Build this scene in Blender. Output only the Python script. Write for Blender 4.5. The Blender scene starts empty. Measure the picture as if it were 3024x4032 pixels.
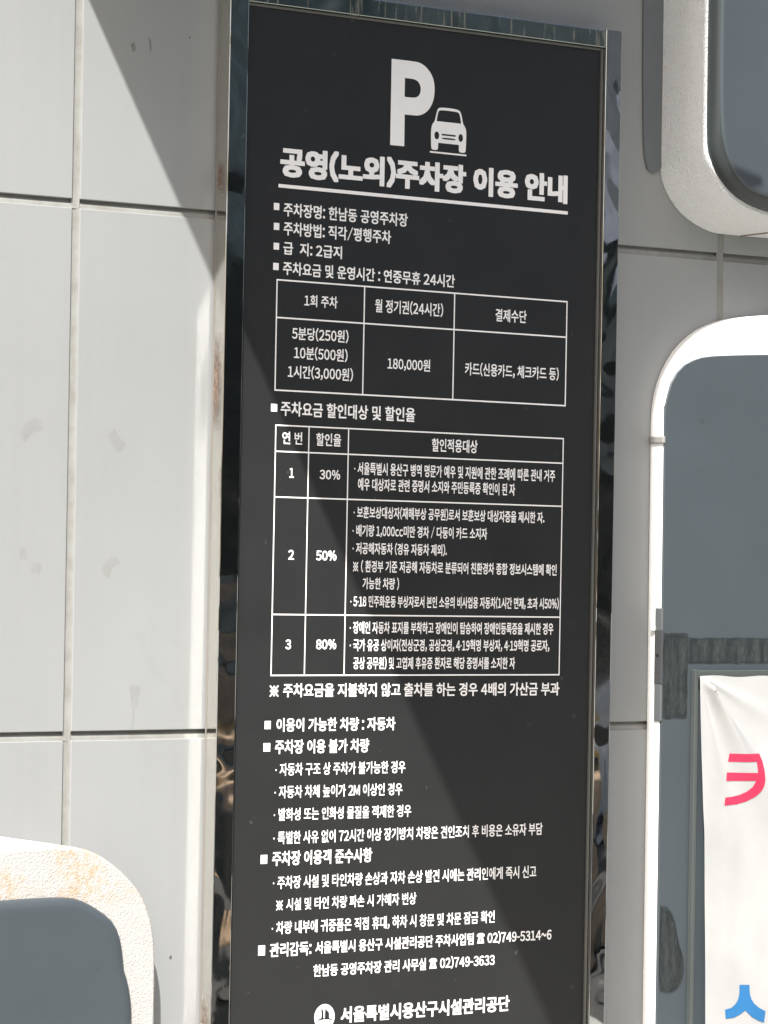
import bpy, bmesh, math, random
from mathutils import Vector, Matrix, Euler, noise
random.seed(7)
SC = bpy.context.scene
COL = SC.collection

# ---------------------------------------------------------------- camera, sky, sun, exposure
RT = Vector((0.78779, -0.6157406, 0.0158269)); UP = Vector((-0.0201847, -0.000126, 0.9997963)); FW = Vector((0.6156132, 0.7879489, 0.0125278))
cam_data = bpy.data.cameras.new('camera')
cam = bpy.data.objects.new('camera', cam_data); COL.objects.link(cam)
M = Matrix((RT, UP, -FW)).transposed().to_4x4(); M.translation = Vector((-3.52131, -4.53707, 1.47834))
cam.matrix_world = M
cam_data.sensor_fit = 'HORIZONTAL'; cam_data.sensor_width = 36; cam_data.lens = 180.634
cam_data.clip_start = 0.1; cam_data.clip_end = 500
SC.camera = cam

TX, TZ = 0.95, 1.64                      # sideways and downward travel of the sun's rays per metre towards the wall
to_sun = Vector((-TX, -1, TZ)).normalized()
ELEV = math.asin(to_sun.z)
world = bpy.data.worlds.new('World'); SC.world = world; world.use_nodes = True
wn = world.node_tree.nodes; wl = world.node_tree.links
sky = wn.new('ShaderNodeTexSky'); sky.sky_type = 'NISHITA'; sky.sun_disc = False
sky.sun_elevation = ELEV; sky.sun_rotation = math.atan2(to_sun.x, to_sun.y)
sky.dust_density = 5.0; sky.air_density = 1.0; sky.ozone_density = 1.0
wl.new(sky.outputs[0], wn['Background'].inputs[0]); wn['Background'].inputs[1].default_value = 0.10
sun_data = bpy.data.lights.new('sun', 'SUN'); sun_data.energy = 5.0; sun_data.angle = math.radians(0.53)
sun_data.color = (1.0, 0.968, 0.93)
sun = bpy.data.objects.new('sun', sun_data); COL.objects.link(sun)
sun.rotation_euler = (-to_sun).to_track_quat('-Z', 'Y').to_euler(); sun.location = (-8, -9, 14)
SC.view_settings.view_transform = 'Standard'; SC.view_settings.look = 'None'
SC.view_settings.exposure = 1.05; SC.view_settings.gamma = 1
SC.cycles.use_denoising = True
SC.cycles.caustics_reflective = True
SC.cycles.use_guiding = True
SC.cycles.sample_clamp_indirect = 60
SC.cycles.max_bounces = 10
SC.cycles.blur_glossy = 0.0

# ---------------------------------------------------------------- helpers
def lin(c): return tuple((v/12.92 if v <= .04045 else ((v+.055)/1.055)**2.4) for v in c)

def tag(o, label=None, cat=None, group=None, kind=None):
    if label: o['label'] = label
    if cat: o['category'] = cat
    if group: o['group'] = group
    if kind: o['kind'] = kind
    return o

def empty(name, loc=(0,0,0), rot=(0,0,0)):
    o = bpy.data.objects.new(name, None); COL.objects.link(o)
    o.location = loc; o.rotation_euler = rot; o.empty_display_size = .1
    return o

def obj(name, me, mat=None, parent=None, smooth=False):
    o = bpy.data.objects.new(name, me); COL.objects.link(o)
    if mat is not None and not me.materials: me.materials.append(mat)
    if parent is not None: o.parent = parent
    if smooth:
        for p in me.polygons: p.use_smooth = True
    return o

def box_bm(bm, x0, x1, y0, y1, z0, z1, bev=0.0, seg=2):
    r = bmesh.ops.create_cube(bm, size=1)
    for v in r['verts']:
        v.co = Vector(((x0+x1)/2 + v.co.x*(x1-x0), (y0+y1)/2 + v.co.y*(y1-y0), (z0+z1)/2 + v.co.z*(z1-z0)))
    if bev > 0:
        es = list({e for v in r['verts'] for e in v.link_edges})
        bmesh.ops.bevel(bm, geom=es, offset=bev, segments=seg, affect='EDGES', profile=.5)

def box(name, x0, x1, y0, y1, z0, z1, mat, parent=None, bev=0.0, seg=2):
    bm = bmesh.new(); box_bm(bm, x0, x1, y0, y1, z0, z1, bev, seg)
    me = bpy.data.meshes.new(name); bm.to_mesh(me); bm.free()
    return obj(name, me, mat, parent)

def catmull(pts, n):
    """smooth open polyline through pts, resampled to n points at equal distance"""
    P = [Vector((p[0], p[1], 0)) for p in pts]; P = [2*P[0]-P[1]] + P + [2*P[-1]-P[-2]]
    fine = []
    for i in range(1, len(P)-2):
        for k in range(16):
            t = k/16; a, b, c, d = P[i-1], P[i], P[i+1], P[i+2]
            fine.append(.5*((2*b) + (c-a)*t + (2*a-5*b+4*c-d)*t*t + (3*b-a-3*c+d)*t*t*t))
    fine.append(P[-2])
    L = [0]
    for i in range(1, len(fine)): L.append(L[-1] + (fine[i]-fine[i-1]).length)
    out = []; j = 0
    for k in range(n):
        s = L[-1]*k/(n-1)
        while j < len(L)-2 and L[j+1] < s: j += 1
        u = (s-L[j])/max(1e-9, L[j+1]-L[j]); q = fine[j].lerp(fine[j+1], min(1, u)); out.append((q.x, q.y))
    return out

def loft(name, rings, mat, parent=None, cap=True, smooth=False, caps_back=False):
    """rings: list of (outline[(x, z)], y), all of the same length; closed sideways, capped at the last"""
    bm = bmesh.new(); V = []
    for out, y in rings: V.append([bm.verts.new((p[0], y if not callable(y) else y(p), p[1])) for p in out])
    n = len(V[0])
    for a, b in zip(V[:-1], V[1:]):
        for i in range(n):
            bm.faces.new((a[i], a[(i+1) % n], b[(i+1) % n], b[i]))
    if cap: bm.faces.new(V[-1])
    if caps_back: bm.faces.new(list(reversed(V[0])))
    bmesh.ops.recalc_face_normals(bm, faces=bm.faces)
    me = bpy.data.meshes.new(name); bm.to_mesh(me); bm.free()
    o = obj(name, me, mat, parent)
    if smooth:
        for p in me.polygons: p.use_smooth = len(p.vertices) == 4
    return o

def inset(outline, d):
    """shrink a closed outline by d"""
    n = len(outline); A = sum(outline[i][0]*outline[(i+1)%n][1]-outline[(i+1)%n][0]*outline[i][1] for i in range(n))
    s = 1 if A > 0 else -1; res = []
    for i in range(n):
        a = Vector(outline[i-1]); b = Vector(outline[i]); c = Vector(outline[(i+1) % n])
        e1 = (b-a).normalized(); e2 = (c-b).normalized()
        m = Vector((-(e1.y+e2.y), e1.x+e2.x))
        m = m.normalized() if m.length > 1e-6 else Vector((-e1.y, e1.x))
        k = max(.5, m.dot(Vector((-e1.y, e1.x))))
        q = b + m*(s*d/k); res.append((q.x, q.y))
    return res

def curve_shape(loops):
    cu = bpy.data.curves.new('shape', 'CURVE'); cu.dimensions = '2D'; cu.fill_mode = 'FRONT'
    for lp in loops:
        sp = cu.splines.new('POLY'); sp.points.add(len(lp)-1); sp.use_cyclic_u = True
        for p, q in zip(sp.points, lp): p.co = (q[0], q[1], 0, 1)
    return to_mesh(cu)

def to_mesh(cu):
    o = bpy.data.objects.new('tmp', cu); COL.objects.link(o)
    bpy.context.view_layer.update()
    dg = bpy.context.evaluated_depsgraph_get()
    me = bpy.data.meshes.new_from_object(o.evaluated_get(dg))
    bpy.data.objects.remove(o); bpy.data.curves.remove(cu)
    me.materials.clear()
    return me

def smooth_loop(pts, n=40):
    return catmull(list(pts) + [pts[0]], n+1)[:-1]

# ---------------------------------------------------------------- materials
def new_mat(name):
    m = bpy.data.materials.new(name); m.use_nodes = True
    return m, m.node_tree.nodes, m.node_tree.links, m.node_tree.nodes['Principled BSDF']

def nz(N, L, coord, scale, detail=4, rough=.55, stretch=None, dist=0):
    t = N.new('ShaderNodeTexNoise'); t.inputs['Scale'].default_value = scale; t.inputs['Detail'].default_value = detail
    t.inputs['Roughness'].default_value = rough; t.inputs['Distortion'].default_value = dist
    if stretch:
        mp = N.new('ShaderNodeMapping'); mp.inputs['Scale'].default_value = stretch
        L.new(coord, mp.inputs[0]); L.new(mp.outputs[0], t.inputs['Vector'])
    else: L.new(coord, t.inputs['Vector'])
    return t.outputs[0]

def ramp(N, L, src, stops):
    r = N.new('ShaderNodeValToRGB'); e = r.color_ramp.elements
    while len(e) < len(stops): e.new(.5)
    for el, (p, c) in zip(e, stops): el.position = p; el.color = (c, c, c, 1) if isinstance(c, (int, float)) else (*c, 1)
    L.new(src, r.inputs[0]); return r.outputs[0]

def mixc(N, L, fac, a, b, mode='MIX'):
    m = N.new('ShaderNodeMix'); m.data_type = 'RGBA'; m.blend_type = mode
    for s, v in ((m.inputs[0], fac), (m.inputs[6], a), (m.inputs[7], b)):
        if isinstance(v, (int, float)): s.default_value = v
        elif isinstance(v, tuple): s.default_value = (*v, 1)
        else: L.new(v, s)
    return m.outputs[2]

def bump(N, L, src, strength, distance, prev=None):
    b = N.new('ShaderNodeBump'); b.inputs['Strength'].default_value = strength; b.inputs['Distance'].default_value = distance
    L.new(src, b.inputs['Height'])
    if prev is not None: L.new(prev, b.inputs['Normal'])
    return b.outputs[0]

def coords(N):
    return N.new('ShaderNodeNewGeometry').outputs['Position']

def mat_panel():
    m, N, L, B = new_mat('painted_aluminium_panel'); P = coords(N)
    base = (.248, .257, .257)
    big = ramp(N, L, nz(N, L, P, 1.6, 4), [(.3, .93), (.7, 1.05)])
    c = mixc(N, L, 1.0, base, big, 'MULTIPLY')
    streak = ramp(N, L, nz(N, L, P, 1.0, 5, .6, (38, 38, 1.3)), [(.25, .975), (.6, 1.0)])
    c = mixc(N, L, 1.0, c, streak, 'MULTIPLY')
    sp = ramp(N, L, nz(N, L, P, 120, 2, .5), [(.80, 1.0), (.84, .55)])
    c = mixc(N, L, .5, c, sp, 'MULTIPLY')
    # faint drifting smudges
    sm = ramp(N, L, nz(N, L, P, 7, 6, .7, None, 1.5), [(.60, 1.0), (.76, .86)])
    c = mixc(N, L, .3, c, sm, 'MULTIPLY')
    L.new(c, B.inputs['Base Color']); B.inputs['Roughness'].default_value = .62
    B.inputs['Specular IOR Level'].default_value = .28
    n1 = bump(N, L, nz(N, L, P, 2.2, 2), .10, .02)
    n2 = bump(N, L, nz(N, L, P, 900, 2), .05, .0004, n1)
    L.new(n2, B.inputs['Normal']); return m

def mat_plain(name, col, rough=.5, spec=.5, metal=0, var=.12, scale=8, bumps=None, stretch=None):
    m, N, L, B = new_mat(name); P = coords(N)
    v = ramp(N, L, nz(N, L, P, scale, 5, .6, stretch), [(.3, 1-var), (.7, 1+var*.4)])
    c = mixc(N, L, 1.0, col, v, 'MULTIPLY'); L.new(c, B.inputs['Base Color'])
    B.inputs['Roughness'].default_value = rough; B.inputs['Specular IOR Level'].default_value = spec; B.inputs['Metallic'].default_value = metal
    if bumps: L.new(bump(N, L, nz(N, L, P, bumps[0], 4), bumps[1], bumps[2]), B.inputs['Normal'])
    return m

def mat_sealant():
    m, N, L, B = new_mat('joint_sealant'); P = coords(N)
    s = ramp(N, L, nz(N, L, P, 26, 6, .7), [(.32, (.180, .176, .160)), (.60, (.228, .232, .218))])
    L.new(s, B.inputs['Base Color']); B.inputs['Roughness'].default_value = .7
    L.new(bump(N, L, nz(N, L, P, 160, 3), .3, .0006), B.inputs['Normal']); return m

def mat_sign_face():
    m, N, L, B = new_mat('dark_sign_face'); P = coords(N)
    v = ramp(N, L, nz(N, L, P, 5, 5, .6), [(.3, .93), (.7, 1.07)])
    c = mixc(N, L, 1.0, (.0175, .0180, .0185), v, 'MULTIPLY')
    dust = ramp(N, L, nz(N, L, P, 55, 3, .5), [(.715, 0.0), (.74, .8)])
    c = mixc(N, L, dust, c, (.055, .055, .055))
    L.new(c, B.inputs['Base Color'])
    L.new(ramp(N, L, nz(N, L, P, 9, 5, .7), [(.3, .40), (.7, .52)]), B.inputs['Roughness'])
    B.inputs['Specular IOR Level'].default_value = .35
    L.new(bump(N, L, nz(N, L, P, 700, 2), .06, .0003), B.inputs['Normal']); return m

def mat_print():
    m, N, L, B = new_mat('white_vinyl_print'); P = coords(N)
    v = ramp(N, L, nz(N, L, P, 14, 4), [(.3, (.85, .83, .82)), (.7, (.90, .885, .87))])
    L.new(v, B.inputs['Base Color']); B.inputs['Roughness'].default_value = .5; return m

def mat_steel(name, base, wave=.165, dirt=.5, rough=.07, streaks=False):
    m, N, L, B = new_mat(name); P = coords(N)
    B.inputs['Metallic'].default_value = 1.0
    d = ramp(N, L, nz(N, L, P, 9, 7, .72, (1, 1, .35)), [(.56, 0.0), (.78, dirt*.6)])
    c = mixc(N, L, d, base, tuple(v*.45+.02 for v in base))
    L.new(c, B.inputs['Base Color'])
    r = ramp(N, L, nz(N, L, P, 14, 6, .7), [(.45, rough), (.80, rough+.10)])
    L.new(r, B.inputs['Roughness'])
    n1 = bump(N, L, nz(N, L, P, 8, 1, .35, (1, 1, .8), .8), wave, .02)
    n2 = bump(N, L, nz(N, L, P, 26, 1, .4), .07, .0008, n1)
    L.new(n2, B.inputs['Normal'])
    out = N['Material Output']
    # dried splashes and scratches
    sc = ramp(N, L, nz(N, L, P, 90, 4, .6, (1.6, 1, .35), 2.5), [(.72, 0.0), (.77, .6)])
    if streaks:
        s2 = ramp(N, L, nz(N, L, P, 1, 5, .65, (120, 20, 9), .4), [(.56, 0.0), (.66, .8)])
        sc = mixc(N, L, 1.0, sc, s2, 'LIGHTEN')
    D = N.new('ShaderNodeBsdfPrincipled'); D.inputs['Base Color'].default_value = (.22, .215, .18, 1); D.inputs['Roughness'].default_value = .75
    mx = N.new('ShaderNodeMixShader'); L.new(sc, mx.inputs[0]); L.new(B.outputs[0], mx.inputs[1]); L.new(D.outputs[0], mx.inputs[2])
    L.new(mx.outputs[0], out.inputs[0]); return m

def mat_side_steel():
    m, N, L, B = new_mat('satin_steel_side'); P = coords(N)
    B.inputs['Metallic'].default_value = 1.0
    rust = ramp(N, L, nz(N, L, P, 7, 6, .7, (1, 1, .45)), [(.60, 0.0), (.70, 1.0)])
    c = mixc(N, L, rust, (.66, .64, .60), (.22, .13, .09)); L.new(c, B.inputs['Base Color'])
    B.inputs['Roughness'].default_value = .12
    L.new(bump(N, L, nz(N, L, P, 6, 2, .5), .05, .004), B.inputs['Normal']); return m

def mat_white_body(name, rust=0.0, relief=.9, col=(.80, .80, .78), depth=.0013, scale=230):
    m, N, L, B = new_mat(name); P = coords(N)
    v = ramp(N, L, nz(N, L, P, 12, 4), [(.3, .95), (.7, 1.0)])
    c = mixc(N, L, 1.0, col, v, 'MULTIPLY')
    if rust > 0:
        a = ramp(N, L, nz(N, L, P, 11, 2, .5), [(.42, 0.0), (.60, 1.0)])
        a2 = ramp(N, L, nz(N, L, P, 90, 6, .75), [(.44, 0.0), (.62, rust)])
        sx = N.new('ShaderNodeSeparateXYZ'); L.new(P, sx.inputs[0])
        hi = ramp(N, L, sx.outputs[2], [(.985, 0.12), (1.0, 1.0)])        # run-off stains sit along the top of the rim
        a2 = mixc(N, L, 1.0, a2, hi, 'MULTIPLY')
        c = mixc(N, L, mixc(N, L, 1.0, a, a2, 'MULTIPLY'), c, (.40, .255, .12))
    L.new(c, B.inputs['Base Color']); B.inputs['Roughness'].default_value = .6
    if relief > 0:
        b1 = bump(N, L, nz(N, L, P, scale, 2.5, .5, None, .6), relief, depth)
        L.new(b1, B.inputs['Normal'])
    return m

def mat_slate():
    m, N, L, B = new_mat('slate_grey_acrylic'); P = coords(N)
    v = ramp(N, L, nz(N, L, P, 4, 4), [(.3, .9), (.7, 1.06)])
    c = mixc(N, L, 1.0, (.050, .061, .069), v, 'MULTIPLY')
    sp = ramp(N, L, nz(N, L, P, 42, 4, .6), [(.70, 1.0), (.76, .55)])
    c = mixc(N, L, .8, c, sp, 'MULTIPLY')
    L.new(c, B.inputs['Base Color']); B.inputs['Roughness'].default_value = .42
    B.inputs['Specular IOR Level'].default_value = .4
    L.new(bump(N, L, nz(N, L, P, 500, 2), .05, .0004), B.inputs['Normal']); return m

def mat_alpha(name, col, col2, scale, stretch, lo, hi, amax, edge=None, rough=.7):
    """a thin film whose cover breaks up with noise"""
    m, N, L, B = new_mat(name); P = coords(N)
    s = nz(N, L, P, scale, 6, .7, stretch)
    c = ramp(N, L, mixc(N, L, .5, s, nz(N, L, P, scale*9, 4, .7, stretch)), [(.44, col), (.62, col2)])
    L.new(c, B.inputs['Base Color']); B.inputs['Roughness'].default_value = rough
    a = ramp(N, L, nz(N, L, P, scale*1.7, 5, .7), [(lo, 0.0), (hi, amax)])
    if edge:
        t = N.new('ShaderNodeAttribute'); t.attribute_name = 'cover'
        q = N.new('ShaderNodeMath'); q.operation = 'MULTIPLY'; L.new(a, q.inputs[0]); L.new(t.outputs['Fac'], q.inputs[1]); a = q.outputs[0]
    L.new(a, B.inputs['Alpha']); return m

# printed lines: text, left x, right x, centre height, glyph height, boldness (metres on the panel)
TEXT=[
  ('공영(노외)주차장 이용 안내', -0.1969, 0.3547, 2.0562, 0.0447, 0.05) ,
  ('주차장명: 한남동 공영주차장', -0.1893, 0.0417, 1.987, 0.0202, 0.022) ,
  ('주차방법: 직각/평행주차', -0.1886, 0.0106, 1.9593, 0.0202, 0.022) ,
  ('급  지: 2급지', -0.1884, -0.0807, 1.9306, 0.0192, 0.022) ,
  ('주차요금 및 운영시간 : 연중무휴 24시간', -0.1884, 0.1342, 1.9013, 0.0197, 0.022) ,
  ('1회 주차', -0.1483, -0.0872, 1.8564, 0.0176, 0.018) ,
  ('월 정기권(24시간)', -0.0172, 0.1128, 1.8563, 0.0199, 0.018) ,
  ('결제수단', 0.2151, 0.2769, 1.8553, 0.0196, 0.018) ,
  ('5분당(250원)', -0.1694, -0.0657, 1.8072, 0.0189, 0.018) ,
  ('10분(500원)', -0.1653, -0.0667, 1.7791, 0.0189, 0.018) ,
  ('1시간(3,000원)', -0.1759, -0.056, 1.7511, 0.0189, 0.018) ,
  ('180,000원', 0.0083, 0.0896, 1.7717, 0.0186, 0.018) ,
  ('카드(신용카드, 체크카드 등)', 0.1574, 0.3438, 1.7708, 0.0196, 0.018) ,
  ('주차요금 할인대상 및 할인율', -0.1874, 0.0627, 1.6967, 0.0215, 0.022) ,
  ('연 번', -0.1837, -0.1474, 1.6539, 0.0188, 0.018) ,
  ('할인율', -0.1219, -0.0756, 1.6538, 0.0189, 0.018) ,
  ('할인적용대상', 0.0958, 0.1845, 1.6532, 0.02, 0.018) ,
  ('1', -0.1696, -0.1614, 1.603, 0.015, 0.03) ,
  ('30%', -0.114, -0.0763, 1.6025, 0.0142, 0.018) ,
  ('· 서울특별시 용산구 병역 명문가 예우 및 지원에 관한 조례에 따른 관내 거주', -0.0503, 0.3401, 1.6137, 0.0188, 0.02) ,
  ('예우 대상자로 관련 증명서 소지와 주민등록증 확인이 된 자', -0.0429, 0.2602, 1.5903, 0.0187, 0.02) ,
  ('2', -0.1687, -0.1582, 1.4835, 0.015, 0.03) ,
  ('50%', -0.1178, -0.0802, 1.4834, 0.0151, 0.03) ,
  ('· 보훈보상대상자(재해부상 공무원)로서 보훈보상 대상자증을 제시한 자.', -0.0499, 0.32, 1.5489, 0.0178, 0.02) ,
  ('· 배기량 1,000cc미만 경차 / 다둥이 카드 소지자', -0.0513, 0.2066, 1.5217, 0.0177, 0.02) ,
  ('· 저공해자동차 (경유 자동차 제외).', -0.0506, 0.1285, 1.4955, 0.0176, 0.02) ,
  ('※ ( 환경부 기준 저공해 자동차로 분류되어 친환경차 종합 정보시스템에 확인', -0.0492, 0.3467, 1.4689, 0.0178, 0.02) ,
  ('가능한 차량 )', -0.0306, 0.0381, 1.4436, 0.0175, 0.02) ,
  ('· 5·18 민주화운동 부상자로서 본인 소유의 비사업용 자동차(1시간 면제, 초과 시50%)', -0.0528, 0.3523, 1.417, 0.0178, 0.02) ,
  ('· 장애인 자동차 표지를 부착하고 장애인이 탑승하여 장애인등록증을 제시한 경우', -0.053, 0.3423, 1.3782, 0.0184, 0.022) ,
  ('· 국가 유공 상이자(전상군경, 공상군경, 4·19혁명 부상자, 4·19혁명 공로자,', -0.0524, 0.3347, 1.3523, 0.0184, 0.022) ,
  ('공상 공무원) 및 고엽제 후유증 환자로 해당 증명서를 소지한 자', -0.0454, 0.2665, 1.3255, 0.0184, 0.022) ,
  ('3', -0.1706, -0.1605, 1.3527, 0.015, 0.03) ,
  ('80%', -0.1147, -0.0775, 1.3529, 0.0151, 0.03) ,
  ('※ 주차요금을 지불하지 않고 출차를 하는 경우 4배의 가산금 부과', -0.1977, 0.3567, 1.2859, 0.0205, 0.024) ,
  ('이용이 가능한 차량 : 자동차', -0.1841, 0.0362, 1.2354, 0.0202, 0.026) ,
  ('주차장 이용 불가 차량', -0.1861, -0.0127, 1.2035, 0.0209, 0.026) ,
  ('· 자동차 구조 상 주차가 불가능한 경우', -0.1845, 0.0567, 1.1706, 0.0186, 0.018) ,
  ('· 자동차 차체 높이가 2M 이상인 경우', -0.1853, 0.0518, 1.1378, 0.0186, 0.018) ,
  ('· 발화성 또는 인화성 물질을 적재한 경우', -0.1858, 0.0693, 1.105, 0.0186, 0.018) ,
  ('· 특별한 사유 없이 72시간 이상 장기방치 차량은 견인조치 후 비용은 소유자 부담', -0.1858, 0.3277, 1.0711, 0.0189, 0.018) ,
  ('주차장 이용객 준수사항', -0.1872, -0.0031, 1.041, 0.0216, 0.026) ,
  ('· 주차장 시설 및 타인차량 손상과 자차 손상 발견 시에는 관리인에게 즉시 신고', -0.1849, 0.3168, 1.0059, 0.019, 0.018) ,
  ('※ 시설 및 타인 차량 파손 시 가해자 변상', -0.1784, 0.0822, 0.9736, 0.0181, 0.018) ,
  ('· 차량 내부에 귀중품은 직접 휴대, 하차 시 창문 및 차문 잠금 확인', -0.1855, 0.2354, 0.94, 0.0189, 0.018) ,
  ('관리감독:', -0.1883, -0.1126, 0.9081, 0.0207, 0.026) ,
  ('서울특별시 용산구 시설관리공단 주차사업팀 ☎ 02)749-5314~6', -0.1054, 0.3498, 0.908, 0.0184, 0.024) ,
  ('한남동 공영주차장 관리 사무실 ☎ 02)749-3633', -0.1082, 0.237, 0.8743, 0.0183, 0.024) ,
  ('서울특별시용산구시설관리공단', -0.056, 0.2678, 0.8066, 0.0242, 0.03) ,
]
BUL=[
  (-0.207, -0.1971, 1.9849, 1.9951) ,
  (-0.2063, -0.1964, 1.9559, 1.9661) ,
  (-0.206, -0.1961, 1.9272, 1.9371) ,
  (-0.2061, -0.1961, 1.8975, 1.9078) ,
  (-0.205, -0.1939, 1.6914, 1.7025) ,
  (-0.2055, -0.1944, 1.2296, 1.2415) ,
  (-0.2069, -0.1946, 1.1971, 1.2093) ,
  (-0.208, -0.1961, 1.0341, 1.0471) ,
  (-0.2092, -0.1969, 0.9012, 0.9159) ,
]

PANEL = mat_panel(); SEAL = mat_sealant(); FACE = mat_sign_face(); PRINT = mat_print()
STEEL = mat_steel('mirror_steel_frame', (.54, .54, .53), rough=.02); RAIL = mat_steel('streaked_steel_rail', (.30, .33, .31), dirt=.8, rough=.12, streaks=True)
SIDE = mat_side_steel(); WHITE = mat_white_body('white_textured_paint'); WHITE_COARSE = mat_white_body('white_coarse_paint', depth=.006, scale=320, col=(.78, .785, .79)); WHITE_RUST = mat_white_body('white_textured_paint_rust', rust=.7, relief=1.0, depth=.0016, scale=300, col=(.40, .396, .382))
WHITE_SMOOTH = mat_white_body('white_smooth_paint', relief=0)
SLATE = mat_slate(); SLATE_DARK = mat_plain('dark_grey_paint', (.095, .102, .108), .5)

# ---------------------------------------------------------------- the setting: ground
bm = bmesh.new(); bmesh.ops.create_grid(bm, x_segments=2, y_segments=2, size=150)
me = bpy.data.meshes.new('ground'); bm.to_mesh(me); bm.free()
GROUND = mat_plain('pale_paving', (.33, .33, .30), .85, .2, var=.25, scale=1.5, bumps=(60, .3, .004))
g = obj('ground', me, GROUND); g['kind'] = 'structure'
road = box('road', -60, 60, -11.0, -4.6, -.2, .004, mat_plain('asphalt', (.055, .055, .052), .85, .2, var=.3, scale=3, bumps=(80, .4, .004)))
road['kind'] = 'structure'

# ---------------------------------------------------------------- clad wall: aluminium panels with sealed joints
wall = tag(empty('panel_wall', (0, 0.05, 0)), 'pale grey clad wall of large metal panels with beige sealed joints behind the black sign', 'wall')
def wbox(name, x0, x1, y0, y1, z0, z1, mat, bev=0, seg=2): 
    o = box(name, x0, x1, y0-.05, y1-.05, z0, z1, mat, wall, bev, seg); return o
XJ = [-.5345 + 1.235*k for k in range(-3, 5)]
ZJ = [.0] + [.4743, 1.2243, 1.9733, 2.7223, 3.4713, 4.2203]
GAP = .0066
wbox('backing', XJ[0]-.02, XJ[-1]+.02, .012, .25, .0, 4.22, mat_plain('dark_backing', (.05, .05, .05), .8))
for i in range(len(XJ)-1):
    for j in range(len(ZJ)-1):
        gx, gz = GAP, GAP
        bm = bmesh.new()
        box_bm(bm, XJ[i]+gx, XJ[i+1]-gx, -.05, -.05+.0115, ZJ[j]+gz, ZJ[j+1]-gz, .0011, 3)
        me = bpy.data.meshes.new('panel'); bm.to_mesh(me); bm.free()
        obj('panel', me, PANEL, wall)
# sealant beads, slightly hollow, with uneven edges
def bead(a, b, vert):
    bm = bmesh.new(); n = 90; prof = [(-1, .0040), (-.82, .0042), (-.4, .0040), (0, .0037), (.4, .0033), (.82, .0028), (1, .0022)] if vert else [(-1, .0030), (-.82, .0034), (-.4, .0038), (0, .0046), (.4, .0075), (.82, .0092), (1, .0095)]
    rows = []
    for k in range(n+1):
        t = k/n; row = []
        for s, d in prof:
            w = GAP + .0001; y = d + .0004*noise.noise(Vector((t*40, s*2, a[0]*3+a[1])))
            off = s*w
            p = Vector((a[0]+(b[0]-a[0])*t, y-.05, a[1]+(b[1]-a[1])*t))
            if vert: p.x += off
            else: p.z += off
            row.append(bm.verts.new(p))
        rows.append(row)
    for r0, r1 in zip(rows[:-1], rows[1:]):
        for k in range(len(prof)-1): bm.faces.new((r0[k], r0[k+1], r1[k+1], r1[k]))
    bmesh.ops.recalc_face_normals(bm, faces=bm.faces)
    me = bpy.data.meshes.new('sealant'); bm.to_mesh(me); bm.free()
    if me.polygons[0].normal.y > 0: me.flip_normals()
    obj('sealant', me, SEAL, wall, True)
for x in XJ[1:-1]:
    for j in range(len(ZJ)-1): bead((x, ZJ[j]-GAP*.4), (x, ZJ[j+1]+GAP*.4), True)
for z in ZJ[1:-1]:
    bead((XJ[0], z), (XJ[-1], z), False)

# faint ghosts of old tape on the panels
def decal(name, pts, y, mat, parent, off=(0, 0, 0), n=44, fade=.35):
    lp = smooth_loop(pts, n); bm = bmesh.new(); cx = sum(p[0] for p in lp)/n; cz = sum(p[1] for p in lp)/n
    lay = bm.verts.layers.float.new('cover'); rings = []
    for f, cv in ((1.0, 0.0), (1-fade*.5, .8), (1-fade, 1.0)):
        r = []
        for p in lp:
            v = bm.verts.new((cx+(p[0]-cx)*f-off[0], y-off[1], cz+(p[1]-cz)*f-off[2])); v[lay] = cv; r.append(v)
        rings.append(r)
    for a, b in zip(rings[:-1], rings[1:]):
        for i in range(n): bm.faces.new((a[i], a[(i+1) % n], b[(i+1) % n], b[i]))
    bm.faces.new(rings[-1])
    bmesh.ops.triangulate(bm, faces=bm.faces)
    me = bpy.data.meshes.new(name); bm.to_mesh(me); bm.free()
    return obj(name, me, mat, parent)
GHOST = mat_alpha('faint_smudge', (.21, .20, .16), (.25, .24, .19), 20, None, .25, .6, .13, edge=True)
WO = (0, .05, 0)
def strip(p, q, w0, w1, bend=0):
    p, q = Vector(p), Vector(q); d = (q-p).normalized(); nrm = Vector((-d.y, d.x)); mid = (p+q)/2 + nrm*bend; wm = (w0+w1)*.46
    return [tuple(p+nrm*w0), tuple(mid+nrm*wm), tuple(q+nrm*w1), tuple(q-nrm*w1), tuple(mid-nrm*wm), tuple(p-nrm*w0)]
for a, b, w0, w1, bd in [((-.620, 1.641), (-.588, 1.663), .010, .011, .004), ((-.4694, 1.656), (-.449, 1.630), .008, .010, -.003),
                         ((-.613, 1.488), (-.613, 1.472), .006, .006, 0), ((-.600, 1.461), (-.583, 1.458), .008, .008, 0),
                         ((-.455, 1.475), (-.476, 1.451), .008, .009, -.004), ((-.4210, 1.296), (-.4225, 1.262), .011, .006, .001),
                         ((-.4225, 1.262), (-.4245, 1.232), .0022, .0018, 0)]:
    decal('smudge', strip(a, b, w0, w1, bd), -.0004, GHOST, wall, WO, n=30)
DIRT = mat_alpha('dark_speck', (.06, .055, .05), (.12, .11, .10), 40, None, .2, .5, .8, edge=True)
for x, z, r in [(-.275+.0, 1.02, .0), (-.345, 2.225, .0016), (-.352, .905, .0028)]:
    if r: decal('speck', [(x-r, z), (x, z+r*1.3), (x+r, z), (x, z-r*1.2)], -.0006, DIRT, wall, WO, n=12)
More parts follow.
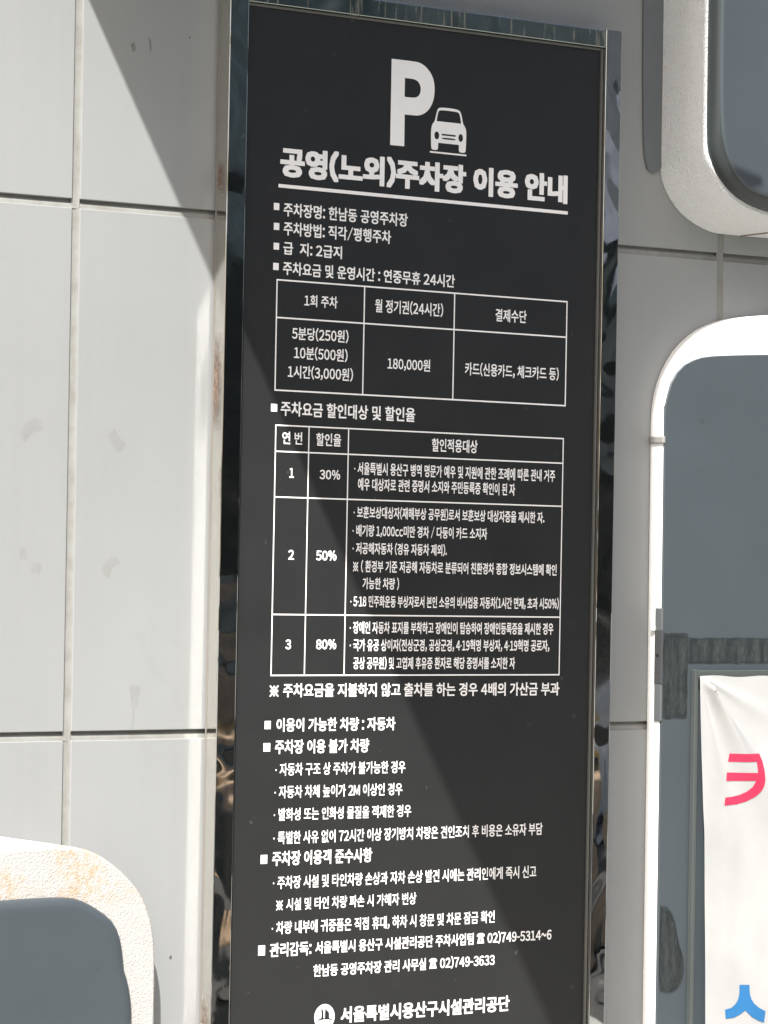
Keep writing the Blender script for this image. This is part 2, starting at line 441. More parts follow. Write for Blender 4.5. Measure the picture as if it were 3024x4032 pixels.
for pts in [[(-.418, 2.222), (-.412, 2.214), (-.411, 2.200), (-.4145, 2.197), (-.4155, 2.212)], [(-.448, 2.206), (-.440, 2.209), (-.437, 2.200), (-.443, 2.195)]]:
    decal('smudge', pts, -.0005, mat_alpha('grey_scuff', (.13, .13, .12), (.2, .2, .18), 60, None, .35, .6, .6, edge=True), wall, WO, n=20)

# ---------------------------------------------------------------- added unseen sheet above the frame, outline cut to shape the shade
HC = 2.75
def edge_pt(R, z): Y = (HC-z)/TZ; return (R-TX*Y, -Y)
plan = [(-.802, -.001), edge_pt(.664, HC), edge_pt(.664, 1.945), edge_pt(.675, 1.930), edge_pt(.715, 1.885), edge_pt(.790, 1.868), edge_pt(.730, 1.849), edge_pt(.655, 1.8205), edge_pt(.610, 1.7883), edge_pt(.580, 1.7546), edge_pt(.5625, 1.70), edge_pt(.5705, .7), (-.802, -1.42)]
bm = bmesh.new()
lo = [bm.verts.new((x, y if y < -.01 else -.001, HC)) for x, y in plan]; hi = [bm.verts.new((x, y if y < -.01 else -.001, HC+.014)) for x, y in plan]
n = len(plan); bm.faces.new(lo); bm.faces.new(list(reversed(hi)))
for i in range(n): bm.faces.new((lo[i], hi[i], hi[(i+1) % n], lo[(i+1) % n]))
bmesh.ops.recalc_face_normals(bm, faces=bm.faces)
me = bpy.data.meshes.new('shade_caster_sheet'); bm.to_mesh(me); bm.free()
can = tag(empty('shade_caster', (0, 0, HC)), 'unseen thin grey sheet added above the black sign, outline cut to cast the slanting shadow', 'shade_caster')
CANM = mat_plain('shade_caster_metal', (.30, .30, .29), .6)
for v in me.vertices: v.co.z -= HC
obj('sheet', me, CANM, can)
for x in (-.6, -.1, .4):
    box('shade_caster_bracket', x-.01, x+.01, -.28, -.001, .016, .20, CANM, can)

# ---------------------------------------------------------------- the parking information sign
TH = 0.0039431
Rm = Matrix.Rotation(TH, 4, 'Y')
root_loc = Vector((0, 0, 1.55)) - (Rm @ Vector((0, 0, 1.55)))
sign = tag(empty('parking_sign', root_loc, (0, TH, 0)), 'tall black parking information sign with white Korean text in a mirror steel frame', 'sign')
YF, YP = -.030, -.0205         # front of the frame, face of the panel
XL, XR, XIL, XIR, ZT, ZR = -.2975, .4540, -.2640, .4215, 2.3105, 2.2820
panel = box('information_panel', XIL-.012, XIR+.012, YP, -.004, .10, ZR+.012, FACE, sign)
BACKTRIM = mat_plain('grey_back_trim', (.20, .185, .165), .6)
def stile(x0, x1, seg):
    """hollow section with gently uneven, rounded front corners"""
    bm = bmesh.new(); N_ = 60; rows = []
    prof = []
    r = .0016
    prof += [(x0, -.0015), (x0, -.0055), (x0, YF+r)] + [(x0+r-r*math.cos(a), YF+r-r*math.sin(a)) for a in (math.pi/6, math.pi/3)] + [(x0+r, YF)]
    prof += [(x1-r, YF)] + [(x1-r+r*math.sin(a), YF+r-r*math.cos(a)) for a in (math.pi/6, math.pi/3)] + [(x1, YF+r), (x1, -.0015)]
    for k in range(N_+1):
        z = ZT*k/N_
        rows.append([bm.verts.new((x, y, z)) for x, y in prof])
    for a, b in zip(rows[:-1], rows[1:]):
        for i in range(len(prof)): bm.faces.new((a[i], a[(i+1) % len(prof)], b[(i+1) % len(prof)], b[i]))
    bm.faces.new(rows[0]); bm.faces.new(list(reversed(rows[-1])))
    bmesh.ops.recalc_face_normals(bm, faces=bm.faces)
    me = bpy.data.meshes.new('frame_stile'); bm.to_mesh(me); bm.free(); me.materials.append(STEEL); me.materials.append(SIDE); me.materials.append(BACKTRIM)
    for p in me.polygons:
        if p.normal.x < -.95 and abs(p.center.x-XL) < .001: p.material_index = 2 if p.center.y > -.0055 else 1
    return obj('frame_stile', me, None, sign)
stile(XL, XIL, 1); stile(XIR, XR, -1)
RUSTP = mat_alpha('rust_bloom', (.10, .055, .035), (.30, .22, .17), 60, (1, 1, .5), .25, .55, .9, edge=True)
for z0, z1 in ((1.66, 1.80), (.72, .85), (2.00, 2.05)):
    bm = bmesh.new(); lay = bm.verts.layers.float.new('cover'); g_ = []
    for i in range(5):
        r = []
        for j in range(15):
            v = bm.verts.new((XL-.0004, -.0060-.0205*i/4, z0+(z1-z0)*j/14)); v[lay] = (0 if j in (0, 14) else 1)*(1-abs(i-1.2)/3.2)*math.sin(math.pi*j/14); r.append(v)
        g_.append(r)
    for i in range(4):
        for j in range(14): bm.faces.new((g_[i][j], g_[i][j+1], g_[i+1][j+1], g_[i+1][j]))
    me = bpy.data.meshes.new('rust_patch'); bm.to_mesh(me); bm.free(); obj('rust_patch', me, RUSTP, sign)
box('frame_rail', XIL+.0005, XIR-.0005, YF+.0012, -.0015, ZR, ZT-.0015, RAIL, sign, .0014, 2)
box('frame_rail', XIL+.0005, XIR-.0005, YF+.0012, -.0015, .02, .115, RAIL, sign, .0014, 2)
GASKET = mat_plain('grey_gasket', (.10, .098, .09), .45)
box('gasket', XIR-.0042, XIR-.0006, YP-.0035, YP+.001, .116, ZR-.0006, GASKET, sign, .0008, 2)
box('gasket', XIL+.0006, XIL+.0022, YP-.0025, YP+.001, .116, ZR-.0006, mat_plain('black_gasket', (.012, .012, .012), .5), sign)
box('gasket', XIL+.003, XIR-.006, YP-.0035, YP+.001, ZR-.0042, ZR-.0006, GASKET, sign, .0008, 2)

YT = YP - .0005
def place(me, name, parent=panel):
    """lay a flat xy mesh on the panel, y becoming height"""
    me.transform(Matrix(((1, 0, 0, 0), (0, 0, 1, YT), (0, 1, 0, 0), (0, 0, 0, 1))))
    if me.polygons and me.polygons[0].normal.y > 0: me.flip_normals()
    return obj(name, me, PRINT, parent)

def bounds(me):
    xs = [v.co.x for v in me.vertices]; ys = [v.co.y for v in me.vertices]
    return min(xs), max(xs), min(ys), max(ys)
GLYPH = {' ': ([], [], .27)}
def wide(c): return c if ord(c) > 126 else chr(ord(c)+0xFEE0)      # Latin signs and figures in their full width forms
def polys(*ls):
    vs, fs = [], []
    for l in ls: fs.append(tuple(range(len(vs), len(vs)+len(l)))); vs += l
    return vs, fs
def bar(x0, y0, x1, y1, w):
    dx, dy = x1-x0, y1-y0; k = w/2/math.hypot(dx, dy); return [(x0-dy*k, y0+dx*k), (x1-dy*k, y1+dx*k), (x1+dy*k, y1-dx*k), (x0+dy*k, y0-dx*k)]
def dot(x, y, r): return [(x+r*math.cos(a*math.pi/4), y+r*math.sin(a*math.pi/4)) for a in range(8)]
def load_glyphs(texts):
    """one text object holding every character once, each on a line of its own, taken apart again by height"""
    cs = sorted({c for t in texts for c in t[0]} - {' '})
    cu = bpy.data.curves.new('t', 'FONT'); cu.body = '\n'.join(wide(c) for c in cs); cu.size = 1; cu.space_line = 4; cu.resolution_u = 2; cu.fill_mode = 'FRONT'
    me = to_mesh(cu)
    line = {}; top = None
    ys = [v.co.y for v in me.vertices]
    pitch = 4.0
    for p in me.polygons:
        k = round(-(p.center.y-.32)/pitch); line.setdefault(k, []).append(tuple(p.vertices))
    for k, fs in line.items():
        c = cs[k]; ids = sorted({i for f in fs for i in f}); mp = {i: n for n, i in enumerate(ids)}
        vs = [(me.vertices[i].co.x, me.vertices[i].co.y+pitch*k) for i in ids]; fs = [tuple(mp[i] for i in f) for f in fs]
        x0 = min(v[0] for v in vs); x1 = max(v[0] for v in vs)
        if '\uac00' <= c <= '\ud7a3': adv = .92
        else:
            sq = {'/': .5, '~': .62}.get(c, 1); vs = [((x-x0)*sq+.05, y) for x, y in vs]; adv = (x1-x0)*sq+.10
        GLYPH[c] = (vs, fs, adv)
    bpy.data.meshes.remove(me)
    GLYPH['-'] = (*polys([(.05, .28), (.33, .28), (.33, .36), (.05, .36)]), .38)
    GLYPH['\u00b7'] = (*polys(dot(.13, .34, .055)), .27)
    GLYPH['\u203b'] = (*polys(bar(.10, -.02, .80, .68, .055), bar(.10, .68, .80, -.02, .055), dot(.45, .60, .07), dot(.45, .06, .07), dot(.18, .33, .07), dot(.72, .33, .07)), .95)
def glyph(c): return GLYPH[c]
PHONE_OUT = [(.78, .22), (.69, .50), (.46, .52), (.23, .50), (.14, .22), (.07, .0), (.46, .0), (.85, .0)]
load_glyphs([(t[0].replace('\u260e', ''),) for t in TEXT]+[('한경038',)])
PHONE_IN = [(.46+.125*math.cos(a*math.pi/4), .235+.125*math.sin(a*math.pi/4)) for a in range(8)]
_q = [[PHONE_OUT[k], PHONE_OUT[(k+1) % 8], PHONE_IN[(k+1) % 8], PHONE_IN[k]] for k in range(8)]
GLYPH['\u260e'] = (*polys(*_q, [(.30, .50), (.37, .50), (.37, .62), (.30, .62)], [(.55, .50), (.62, .50), (.62, .62), (.55, .62)],
                   [(.20, .62), (.72, .62), (.76, .72), (.64, .77), (.28, .77), (.16, .72)], [(.02, .54), (.20, .54), (.22, .62), (.20, .72), (.06, .68)], [(.72, .54), (.90, .54), (.86, .68), (.74, .72), (.70, .62)]), .97)
def ref_b(s): ys = [v[1] for c in s for v in glyph(c)[0]]; return min(ys), max(ys)
HB = ref_b('한경'); DB = ref_b('038')
def put_text(s, x0, x1, zc, h, bold):
    V, F = [], []; pen = 0
    for c in s:
        vs, fs, adv = glyph(c); o = len(V)
        V += [(x+pen, y) for x, y in vs]; F += [tuple(i+o for i in f) for f in fs]; pen += adv
    lo = min(v[0] for v in V)-bold; hi = max(v[0] for v in V)+bold
    ref = HB if any('\uac00' <= c <= '\ud7a3' for c in s) else DB
    sx = (x1-x0)/(hi-lo); sz = h/(ref[1]-ref[0]+2*bold); zm = (ref[0]+ref[1])/2
    VV, FF = [], []
    for k, (dx, dy) in enumerate(((-1, -.8), (1, .8), (-1, .8), (1, -.8)) if bold < .03 else ((-1, -.8), (1, .8), (-1, .8), (1, -.8), (0, -.8), (0, .8), (-1, 0), (1, 0), (0, 0))):     # struck several times for weight
        o = len(VV)
        VV += [(x0+(x+dx*bold-lo)*sx, zc+(y+dy*bold-zm)*sz, -k*.00003) for x, y in V]; FF += [tuple(i+o for i in f) for f in F]
    me = bpy.data.meshes.new('printed_text'); me.from_pydata(VV, [], FF); me.update()
    me.transform(Matrix(((1, 0, 0, 0), (0, 0, 1, YT), (0, 1, 0, 0), (0, 0, 0, 1))))
    if me.polygons[0].normal.y > 0: me.flip_normals()
    return obj('printed_text', me, PRINT, panel)
for t in TEXT: put_text(*t)
def rect(x0, x1, z0, z1, name='printed_bullet'):
    return place(curve_shape([[(x0, z0), (x1, z0), (x1, z1), (x0, z1)]]), name)
for x0, x1, z0, z1 in BUL: rect(x0, x1, z0, z1)
rect(-.1993, .3561, 2.0181, 2.0232, 'printed_underline')

def table(xs, zs, w):
    """printed grid as one print: outer rectangle with cut out cells"""
    x0, x1, z0, z1 = xs[0]-w, xs[-1]+w, zs[-1]-w, zs[0]+w
    loops = [[(x0, z0), (x1, z0), (x1, z1), (x0, z1)]]
    for a, b in zip(xs[:-1], xs[1:]):
        for c, d in zip(zs[:-1], zs[1:]):
            loops.append([(a+w, c-w), (b-w, c-w), (b-w, d+w), (a+w, d+w)])
    return place(curve_shape(loops), 'printed_table_grid')
table([-.1985, -.0373, .1345, .3580], [1.8835, 1.8286, 1.7228], .0011)
table([-.1957, -.1352, -.0621, .3555], [1.6718, 1.6338, 1.5673, 1.3963, 1.3076], .0010)

P_OUT = [(0.0053, 2.2256), (0.052, 2.2257), (0.0605, 2.2243), (0.0685, 2.2210), (0.0755, 2.2160), (0.0823, 2.2090), (0.087, 2.1990), (0.0886, 2.1870), (0.0876, 2.1753), (0.0843, 2.1655), (0.0785, 2.1565), (0.0707, 2.1500), (0.0615, 2.1460), (0.0540, 2.1449), (0.032, 2.1447), (0.0322, 2.0970), (0.0055, 2.0970)]
P_IN = [(0.0312, 2.1993), (0.047, 2.1993), (0.0545, 2.1976), (0.0598, 2.1930), (0.0620, 2.1855), (0.0606, 2.1785), (0.0562, 2.1732), (0.0490, 2.1711), (0.0311, 2.1711)]
def rounded(pts, keep, n=6):
    """round all but the kept corners with one Chaikin pass repeated"""
    for _ in range(2):
        out = []; kk = set(); m = len(pts)
        for i, p in enumerate(pts):
            if i in keep: kk.add(len(out)); out.append(p)
            else:
                a = Vector(pts[i-1]); b = Vector(p); c = Vector(pts[(i+1) % m])
                out.append(tuple(b.lerp(a, .25))); out.append(tuple(b.lerp(c, .25)))
        pts, keep = out, kk
    return pts
place(curve_shape([rounded(P_OUT, {0, 14, 15, 16}), rounded(P_IN, {0, 8})]), 'printed_letter')
CAR = [(0.0896, 2.1395), (0.092, 2.149), (0.0938, 2.1552), (0.0959, 2.1595), (0.1006, 2.1612), (0.1166, 2.1617), (0.1310, 2.1612), (0.1378, 2.1594), (0.1405, 2.1552), (0.1425, 2.1490), (0.1447, 2.1395), (0.1487, 2.1360), (0.1511, 2.1300), (0.1513, 2.1200), (0.1508, 2.0995), (0.1491, 2.0967), (0.1395, 2.0965), (0.1373, 2.0984), (0.1371, 2.1078), (0.0971, 2.1078), (0.097, 2.0987), (0.0950, 2.0965), (0.0855, 2.0967), (0.0838, 2.0990), (0.0830, 2.1114), (0.0828, 2.127), (0.0850, 2.1350)]
WIN = [(0.0934, 2.1402), (0.0949, 2.1493), (0.0966, 2.155), (0.0995, 2.1572), (0.1167, 2.1576), (0.1335, 2.1572), (0.1372, 2.1550), (0.1390, 2.1493), (0.1408, 2.1402)]
def ell(cx, cz, a, b, n=20): return [(cx+a*math.cos(2*math.pi*k/n), cz+b*math.sin(2*math.pi*k/n)) for k in range(n)]
place(curve_shape([rounded(CAR, {18, 19}), rounded(WIN, {0, 8}), ell(.0941, 2.1186, .0046, .0059), ell(.1405, 2.1186, .0044, .0059),
                   [(.1036, 2.1195), (.1306, 2.1195), (.1306, 2.1220), (.1036, 2.1220)], rounded([(.1037, 2.1139), (.1309, 2.1139), (.1309, 2.1165), (.1037, 2.1165)], set())]), 'printed_car_symbol')
rect(.0815, .1522, 2.0918, 2.0943, 'printed_ground_line')
LOGO = [(-0.0927, 0.8188), (-0.0892, 0.8159), (-0.088, 0.8128), (-0.0878, 0.8044), (-0.0868, 0.8033), (-0.0855, 0.8044), (-0.0853, 0.8137), (-0.0847, 0.8196), (-0.0824, 0.8155), (-0.0786, 0.8128), (-0.0776, 0.8103), (-0.0774, 0.8035), (-0.0721, 0.8019), (-0.0711, 0.8003), (-0.0783, 0.8013), (-0.0858, 0.8019), (-0.0945, 0.8013), (-0.0994, 0.7999), (-0.0994, 0.8011), (-0.097, 0.8027), (-0.0921, 0.8044), (-0.0916, 0.8091)]
place(curve_shape([ell(-.0862, .8056, .0188, .0190, 48), LOGO]), 'printed_emblem')

# ---------------------------------------------------------------- rounded box signs
NV = 64
def close(vis, corners, nper=6):
    """visible smooth edge followed by straight runs through the far corners"""
    out = list(vis); pts = [vis[-1]] + corners + [vis[0]]
    for a, b in zip(pts[:-1], pts[1:]):
        for k in range(1, nper+1):
            t = k/nper
            if b is vis[0] and k == nper: break
            out.append((a[0]+(b[0]-a[0])*t, a[1]+(b[1]-a[1])*t))
    return out

# upper right
ub = [(.566, 2.70), (.566, 2.45), (.566, 2.25), (.566, 2.115), (.5716, 2.0840), (.5881, 2.0585), (.6121, 2.0371), (.6421, 2.0220), (.6721, 2.0130), (.70, 2.0100), (.85, 2.0100), (1.0, 2.0100)]
uf = [(.5655, 2.70), (.5655, 2.45), (.5655, 2.25), (.5665, 2.140), (.5740, 2.1110), (.5900, 2.0850), (.6180, 2.0610), (.6490, 2.0455), (.6889, 2.0350), (.74, 2.0300), (.86, 2.0300), (1.0, 2.0300)]
us0 = [(.5710, 2.66), (.5710, 2.43), (.5710, 2.25), (.5722, 2.145), (.5800, 2.1140), (.5960, 2.0880), (.6230, 2.0650), (.6530, 2.0500), (.6920, 2.0400), (.74, 2.0350), (.86, 2.0350), (1.0, 2.0350)]
DU = .10
root = tag(empty('box_sign', (.9, 0, 2.01)), 'deep white rounded box sign with slate grey face above and right of the black sign', 'box sign', 'rounded white box signs on the wall')
def rel(pts, o): return [(x-o[0], z-o[2]) for x, z in pts]
O = (.9, 0, 2.01)
fc = [(1.30, 2.03), (1.30, 2.70)]
B0 = rel(close(catmull(ub, NV), fc), O); F0 = rel(close(catmull(uf, NV), fc), O); S0 = rel(close(catmull(us0, NV), [(1.29, 2.04), (1.29, 2.66)]), O)
def mixo(A, B, t): return [(a[0]+(b[0]-a[0])*t, a[1]+(b[1]-a[1])*t) for a, b in zip(A, B)]
loft('body', [(B0, -.001), (mixo(B0, F0, .5), -DU*.5), (F0, -DU+.0015), (inset(F0, .0015), -DU)], WHITE_COARSE, root, smooth=True)
SF = [(.5785, 2.655), (.5785, 2.43), (.5785, 2.25), (.5825, 2.162), (.5915, 2.127), (.6055, 2.101), (.6240, 2.081), (.6500, 2.0670), (.69, 2.0590), (.74, 2.0550), (.86, 2.0550), (1.0, 2.0550)]
S1 = inset(S0, .002); F2 = rel(close(catmull(SF, NV), [(1.28, 2.06), (1.28, 2.655)]), O)
SIDE_SHADE = mat_plain('slate_side_shade', (.024, .030, .031), .45)  # shade on the sides of the slate face, put in as a dark colour
loft('face_side_shade', [(S1, -DU+.001), (S1, -DU-.008), (mixo(S1, F2, .35), -DU-.017), (mixo(S1, F2, .8), -DU-.0225), (inset(F2, .002), -DU-.0240)], SIDE_SHADE, root, smooth=True)
loft('face_panel', [(F2, -DU-.018), (F2, -DU-.0245), (inset(F2, .002), -DU-.0262), (inset(F2, .006), -DU-.0270)], SLATE, root, smooth=True)
# thin slate coloured strip on the wall along the left of the box
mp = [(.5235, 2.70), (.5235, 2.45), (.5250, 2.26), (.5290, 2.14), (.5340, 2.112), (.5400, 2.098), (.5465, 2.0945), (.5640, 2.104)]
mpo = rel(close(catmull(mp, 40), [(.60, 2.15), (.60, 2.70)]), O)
loft('wall_strip', [(mpo, -.0012), (mpo, -.0040)], mat_plain('slate_strip_tone', (.115, .127, .137), .55), root)
DGL = mat_plain('brown_seam', (.16, .10, .07), .6)
me = bpy.data.meshes.new('seam'); q0, q1, w_ = Vector((.742-O[0], -.002, 2.0098-O[2])), Vector((.835-O[0], -.085, 2.0262-O[2])), Vector((.0022, 0, 0))
dn = Vector((0, 0, -.0012)); up_ = Vector((0, 0, .002)); vs = [q0-w_+dn, q0+w_+dn, q1+w_+dn, q1-w_+dn, q0-w_+up_, q0+w_+up_, q1+w_+up_, q1-w_+up_]
me.from_pydata([tuple(v) for v in vs], [], [(0, 1, 2, 3), (7, 6, 5, 4), (0, 4, 5, 1), (1, 5, 6, 2), (2, 6, 7, 3), (3, 7, 4, 0)]); obj('seam', me, DGL, root)

# lower right
lb = [(.5560, .30), (.5560, .80), (.5560, 1.25), (.5552, 1.50), (.5548, 1.66), (.5548, 1.7165), (.5617, 1.7546), (.5769, 1.7883), (.6017, 1.8205), (.6396, 1.8490), (.6813, 1.8661), (.7235, 1.8760), (.79, 1.8835), (.88, 1.8885), (1.0, 1.8895)]
ls = [(.5568, .32), (.5568, .80), (.5568, 1.25), (.5562, 1.50), (.5558, 1.65), (.5558, 1.7210), (.5610, 1.7440), (.5690, 1.7665), (.5850, 1.7860), (.6050, 1.7985), (.6300, 1.8070), (.6565, 1.8111), (.7250, 1.8160), (.85, 1.8225), (1.0, 1.8260)]
O = (.9, 0, .30); DL = .030
root2 = tag(empty('box_sign', O), 'large white edged slate grey box sign behind the white cloth banner', 'box sign', 'rounded white box signs on the wall')
B1 = rel(close(catmull(lb, NV+30), [(1.30, 1.88), (1.30, .30)], 7), O); F1 = inset(B1, .0010)
loft('body', [(B1, -.001), (B1, -DL+.002), (F1, -DL)], WHITE, root2, smooth=True)
SL = rel(close(catmull(ls, NV+30), [(1.28, 1.82), (1.28, .32)], 7), O)
loft('face_panel', [(SL, -DL+.001), (SL, -DL-.0022), (inset(SL, .0012), -DL-.0032)], SLATE, root2, smooth=True)
# grey tab over the joint in the white edge and the grey strip fixed lower down
bx = lambda nm, x0, x1, y0, y1, z0, z1, m, bev=.001: box(nm, x0-O[0], x1-O[0], y0, y1, z0-O[2], z1-O[2], m, root2, bev, 2)
bx('edge_tab', .5510, .5570, -.0345, -.0012, 1.6690, 1.6805, mat_plain('wall_grey_tab', (.25, .245, .235), .6), .002)
bx('edge_strip', .5535, .5575, -.0345, -.0190, 1.2325, 1.4100, SLATE_DARK)
bx('edge_strip', .5528, .5560, -.0362, -.0190, 1.2910, 1.3760, mat_plain('darker_strip', (.05, .052, .053), .5))
bx('fixing_hole', .5524, .5535, -.030, -.024, 1.333, 1.338, mat_plain('black_hole', (.01, .01, .01), .5), .0004)
bx('fixing_bead', .5500, .5545, -.020, -.012, 1.374, 1.381, WHITE_SMOOTH, .001)
TAPE = mat_alpha('dark_tape_residue', (.006, .009, .010), (.034, .042, .042), 16, (4, 4, .8), .02, .22, .95, edge=True)
def film(name, x0, x1, z0, z1, y, mat, parent, o, nx=10, nz_=14, rag=.002):
    bm = bmesh.new(); lay = bm.verts.layers.float.new('cover'); g_ = []
    for i in range(nx+1):
        r = []
        for j in range(nz_+1):
            x = x0+(x1-x0)*i/nx; z = z0+(z1-z0)*j/nz_
            e = min(i, nx-i, j, nz_-j)
            if e == 0:
                x += rag*noise.noise(Vector((x*90, z*90, 3))); z += rag*noise.noise(Vector((x*90, z*90, 8)))
            v = bm.verts.new((x-o[0], y, z-o[2])); v[lay] = .55 if e == 0 else 1.0; r.append(v)
        g_.append(r)
    for i in range(nx):
        for j in range(nz_): bm.faces.new((g_[i][j], g_[i+1][j], g_[i+1][j+1], g_[i][j+1]))
    me = bpy.data.meshes.new(name); bm.to_mesh(me); bm.free(); return obj(name, me, mat, parent)
film('tape_residue', .5585, .6110, 1.236, 1.371, -DL-.0040, TAPE, root2, O)
film('tape_residue', .6115, .90, 1.3225, 1.364, -DL-.0040, TAPE, root2, O, 30, 8)
decal('residue_blob', [(.560, .945), (.575, .942), (.590, .925), (.597, .900), (.603, .880), (.612, .858), (.613, .835), (.607, .815), (.590, .803), (.572, .803), (.560, .812), (.5585, .88)], -DL-.0038, TAPE, root2, O, fade=.2)

# lower left
O = (-.9, 0, .40); DB_ = .050
bf = [(-1.25, 1.046), (-1.0, 1.060), (-.80, 1.0685), (-.6806, 1.0716), (-.6186, 1.0741), (-.5606, 1.0735), (-.5248, 1.0663), (-.4885, 1.048), (-.457, 1.0232), (-.4357, .9987), (-.422, .9702), (-.4150, .9400), (-.4125, .9051), (-.4120, .8197), (-.412, .65), (-.412, .42)]
dz = [.075, .055, .036, .0215, .0095, .0015, 0] + [0]*9
bb = [(x, z+d) for (x, z), d in zip(bf, dz)]
bs = [(-1.2, .985), (-1.0, .995), (-.80, 1.001), (-.6793, 1.0036), (-.6172, 1.0045), (-.5719, 1.0039), (-.5439, .9989), (-.5155, .985), (-.4921, .969), (-.4788, .9491), (-.4718, .9231), (-.4690, .8994), (-.4619, .8797), (-.4562, .8537), (-.4550, .8223), (-.455, .65), (-.455, .45)]
cr = [(-1.25, .42)]
root3 = tag(empty('box_sign', O), 'white rounded box sign with rust stained textured rim at the lower left of the wall', 'box sign', 'rounded white box signs on the wall')
Bb = rel(close(catmull(bb, NV+20), cr), O); Bf = rel(close(catmull(bf, NV+20), cr), O)
loft('body', [(Bb, -.001), (Bf, -DB_+.004), (inset(Bf, .0012), -DB_+.001), (inset(Bf, .004), -DB_)], WHITE_RUST, root3, smooth=True)
Sf = rel(close(catmull(bs, NV+20), [(-1.2, .45)]), O)
loft('face_panel', [(Sf, -DB_+.001), (Sf, -DB_-.004), (inset(Sf, .004), -DB_-.0085), (inset(Sf, .013), -DB_-.0105), (inset(Sf, .020), -DB_-.0108)], SLATE, root3, smooth=True)

# ---------------------------------------------------------------- cloth banner hung in a slim steel frame
O = (.63, -.05, .30)
def cloth_y(x, z):
    u, v = x-.626, 1.3035-z                       # from the top left corner
    y = -.050
    # folds fanning out of the tied corner
    r = math.hypot(u, v)+1e-6; a = math.atan2(v, u)
    for a0, w, h, l in ((.98, .15, .022, .34), (.80, .05, -.0035, .13), (1.22, .07, -.003, .3), (.42, .10, .0030, .22)):
        y -= h*math.exp(-((a-a0)/w)**2)*math.exp(-(r/l)**2)*min(1, r/.02)
    y -= .0022*noise.noise(Vector((x*9, z*3.2, 1.7))) + .0010*noise.noise(Vector((x*26, z*9, 5)))
    y -= .006*math.exp(-((x-.80)/.03)**2)*math.exp(-((z-1.155)/.03)**2)
    return y
ban = tag(empty('cloth_banner', O), 'white cloth banner with pink and blue Korean letters hung over the slate face at right', 'banner')
BANM, N, L, B = new_mat('white_banner_cloth')
P = coords(N)
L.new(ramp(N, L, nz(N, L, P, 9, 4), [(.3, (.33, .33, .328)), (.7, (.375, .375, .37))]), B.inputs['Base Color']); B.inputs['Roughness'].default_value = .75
L.new(bump(N, L, nz(N, L, P, 420, 3, .6), .25, .0006), B.inputs['Normal'])
bm = bmesh.new(); nx, nzz = 110, 260; G_ = []
for i in range(nx+1):
    r = []
    for j in range(nzz+1):
        v = j/nzz; z = 1.3035-(1.3035-.36)*v
        left = .6238+.0105*min(1, (1.3035-z)/.25)+.012*max(0, (1.10-z))/.35*.9
        x = left+(1.25-left)*(i/nx)**1.35
        zz = z+(.0012*math.sin(x*60) if j == 0 else 0) - .010*(x-.62)*(1-v)
        r.append(bm.verts.new((x-O[0], cloth_y(x, zz)-O[1], zz-O[2])))
    G_.append(r)
for i in range(nx):
    for j in range(nzz): bm.faces.new((G_[i][j], G_[i][j+1], G_[i+1][j+1], G_[i+1][j]))
bmesh.ops.recalc_face_normals(bm, faces=bm.faces)
me = bpy.data.meshes.new('cloth'); bm.to_mesh(me); bm.free()
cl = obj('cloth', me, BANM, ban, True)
FR = mat_plain('banner_frame_metal', (.075, .085, .083), .4, metal=.2)
for nm, x0, x1, z0, z1 in (('frame_bar', .6165, .6240, .36, 1.3135), ('frame_bar', .6245, 1.26, 1.3000, 1.3120)):
    box(nm, x0-O[0], x1-O[0], -.046-O[1], -.036-O[1], z0-O[2], z1-O[2], FR, ban, .0012, 2)
def letter(loops, mat):
    me = curve_shape(loops)
    bm = bmesh.new(); bm.from_mesh(me)
    for _ in range(3): bmesh.ops.subdivide_edges(bm, edges=[e for e in bm.edges if e.calc_length() > .006], cuts=1, use_grid_fill=False); bmesh.ops.triangulate(bm, faces=bm.faces)
    for v in bm.verts:
        x, z = v.co.x, v.co.y; v.co = Vector((x-O[0], cloth_y(x, z)-.0007-O[1], z-O[2]))
    bm.to_mesh(me); bm.free()
    return obj('printed_letter', me, mat, ban)
PINK = mat_plain('pink_print', (.50, .030, .075), .7, .2); BLUE = mat_plain('blue_print', (.025, .135, .31), .7, .2)
KK = [(.6827, 1.1805), (.7504, 1.1790), (.7556, 1.1672), (.7568, 1.1520), (.7550, 1.1370), (.7505, 1.1270), (.7437, 1.1186), (.7340, 1.1105), (.7206, 1.1035), (.7051, 1.0992), (.6792, 1.0975), (.6811, 1.1101), (.6960, 1.1112), (.7085, 1.1140), (.7190, 1.1190), (.7275, 1.1265), (.7325, 1.1367), (.6828, 1.1369), (.6833, 1.1501), (.7358, 1.1490), (.7361, 1.1670), (.683, 1.1674)]
SS = [(.7173, .8114), (.7391, .8102), (.7403, .7960), (.7440, .7870), (.7510, .7790), (.7620, .7720), (.7757, .7659), (.773, .7479), (.7600, .7520), (.7450, .7590), (.7311, .7700), (.7190, .7640), (.7060, .7600), (.6882, .7594), (.6866, .7737), (.7000, .7757), (.7090, .7810), (.7145, .7870), (.7176, .7978)]
letter([KK], PINK); letter([SS], BLUE)

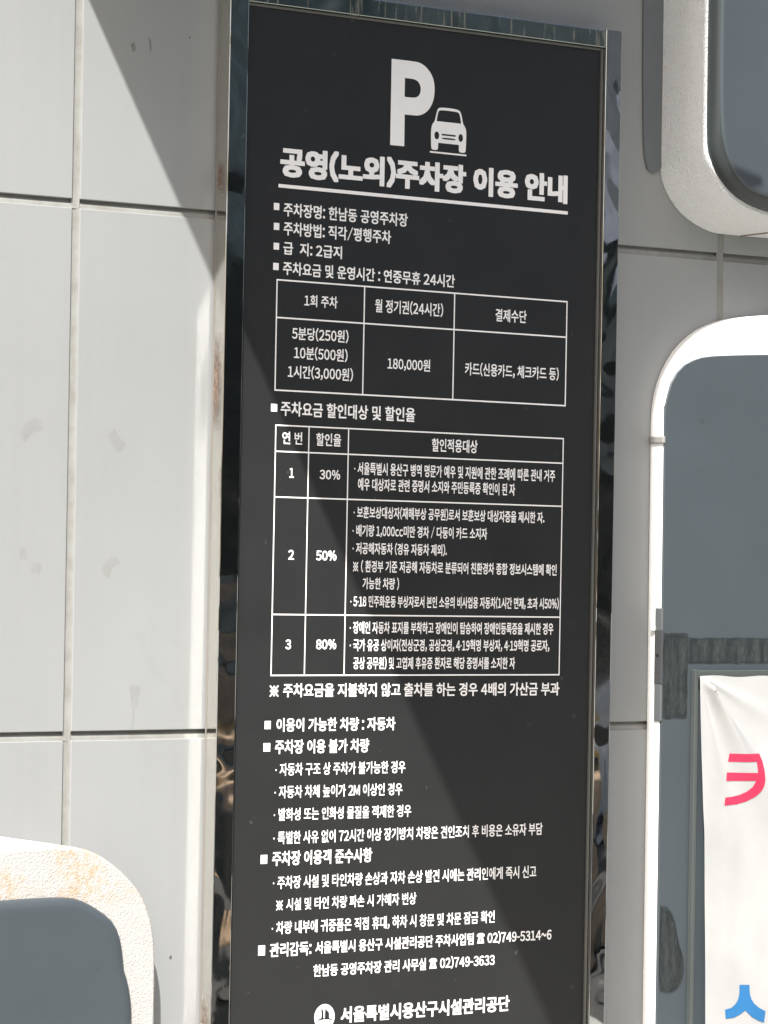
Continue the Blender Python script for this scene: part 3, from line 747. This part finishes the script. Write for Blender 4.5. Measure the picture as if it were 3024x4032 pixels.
# ---------------------------------------------------------------- across the street (seen mirrored in the steel frame)
shop = tag(empty('shop_front', (10, -11, 0)), 'dark glazed shop front across the street, mirrored in the steel frame', 'building')
def sbox(nm, x0, x1, y0, y1, z0, z1, m): return box(nm, x0-10, x1-10, y0+11, y1+11, z0, z1, m, shop)
TEAL = mat_plain('teal_cladding', (.11, .145, .145), .5, var=.5, scale=1.2); BLK = mat_plain('dark_glass', (.010, .013, .014), .15)
GRY = mat_plain('pale_cladding', (.5, .5, .54), .6, var=.4, scale=.9); BRN = mat_plain('brown_cladding', (.42, .30, .19), .6, var=.4)
YEL = mat_plain('ochre_panel', (.75, .47, .12), .6, var=.4, scale=3); CRM = mat_plain('cream_panel', (.85, .78, .68), .6, var=.4, scale=3)
sbox('wall', -4, 24, -14, -11.3, 0, 5.6, TEAL)
OLV = mat_plain('olive_panel', (.16, .165, .14), .6, var=.5, scale=2); PAL = mat_plain('grey_panel', (.36, .37, .36), .6, var=.4, scale=1); LIL = mat_plain('lilac_grey_panel', (.80, .79, .84), .6, var=.3, scale=1.2)
def column(x0, x1, bands):
    for z0, z1, m, nm in bands: sbox(nm, x0, x1, -11.3, -11.22, z0+.01, z1-.01, m)
A_ = [(2.95, 5.2, TEAL, 'upper_panel'), (1.38, 2.95, BLK, 'window'), (1.03, 1.38, OLV, 'lower_panel'), (.6, 1.03, BRN, 'lower_panel'), (.36, .6, YEL, 'strip'), (.12, .36, BLK, 'plinth')]
B_ = [(3.65, 5.2, PAL, 'upper_panel'), (3.04, 3.65, LIL, 'upper_panel'), (2.8, 3.04, BLK, 'upper_panel'), (2.23, 2.8, OLV, 'upper_panel'), (1.31, 2.23, BLK, 'window'), (.8, 1.31, BLK, 'window'), (.58, .74, CRM, 'strip'), (.3, .58, BLK, 'plinth'), (.18, .24, CRM, 'strip')]
for k, (x0, x1) in enumerate([(-3.6, -1.2), (-1.1, 1.4), (1.5, 4.0), (4.1, 6.4), (6.5, 8.75), (8.85, 12.2), (12.3, 15.5), (15.6, 19), (19.1, 23.6)]):
    column(x0, x1, [A_, B_][1 if k in (1, 5, 7) else 0])
random.seed(11)
for k, (x, y, m) in enumerate([(5.2, -7.2, BRN), (6.6, -8.4, BLK), (7.7, -9.3, YEL), (4.4, -6.0, BLK), (8.9, -9.8, CRM), (6.0, -6.9, BRN)]):
    lab = ['light brown planter box second nearest the sign', 'black planter trough beside the ochre street box', 'ochre street box near the far end of the row', 'black planter trough nearest the sign', 'cream street box at the far end of the row', 'brown planter box in the middle of the row'][k]
    b_ = tag(empty('street_planter', (x, y, 0)), lab, 'street box', 'street boxes along the opposite kerb')
    w = random.uniform(.5, .9); h = random.uniform(.5, .95)
    box('trough', -w, w, -.2, .2, .06, h, m, b_, .03, 2); box('foot', -w*.8, -w*.6, -.15, .15, 0, .06, BLK, b_); box('foot', w*.6, w*.8, -.15, .15, 0, .06, BLK, b_)
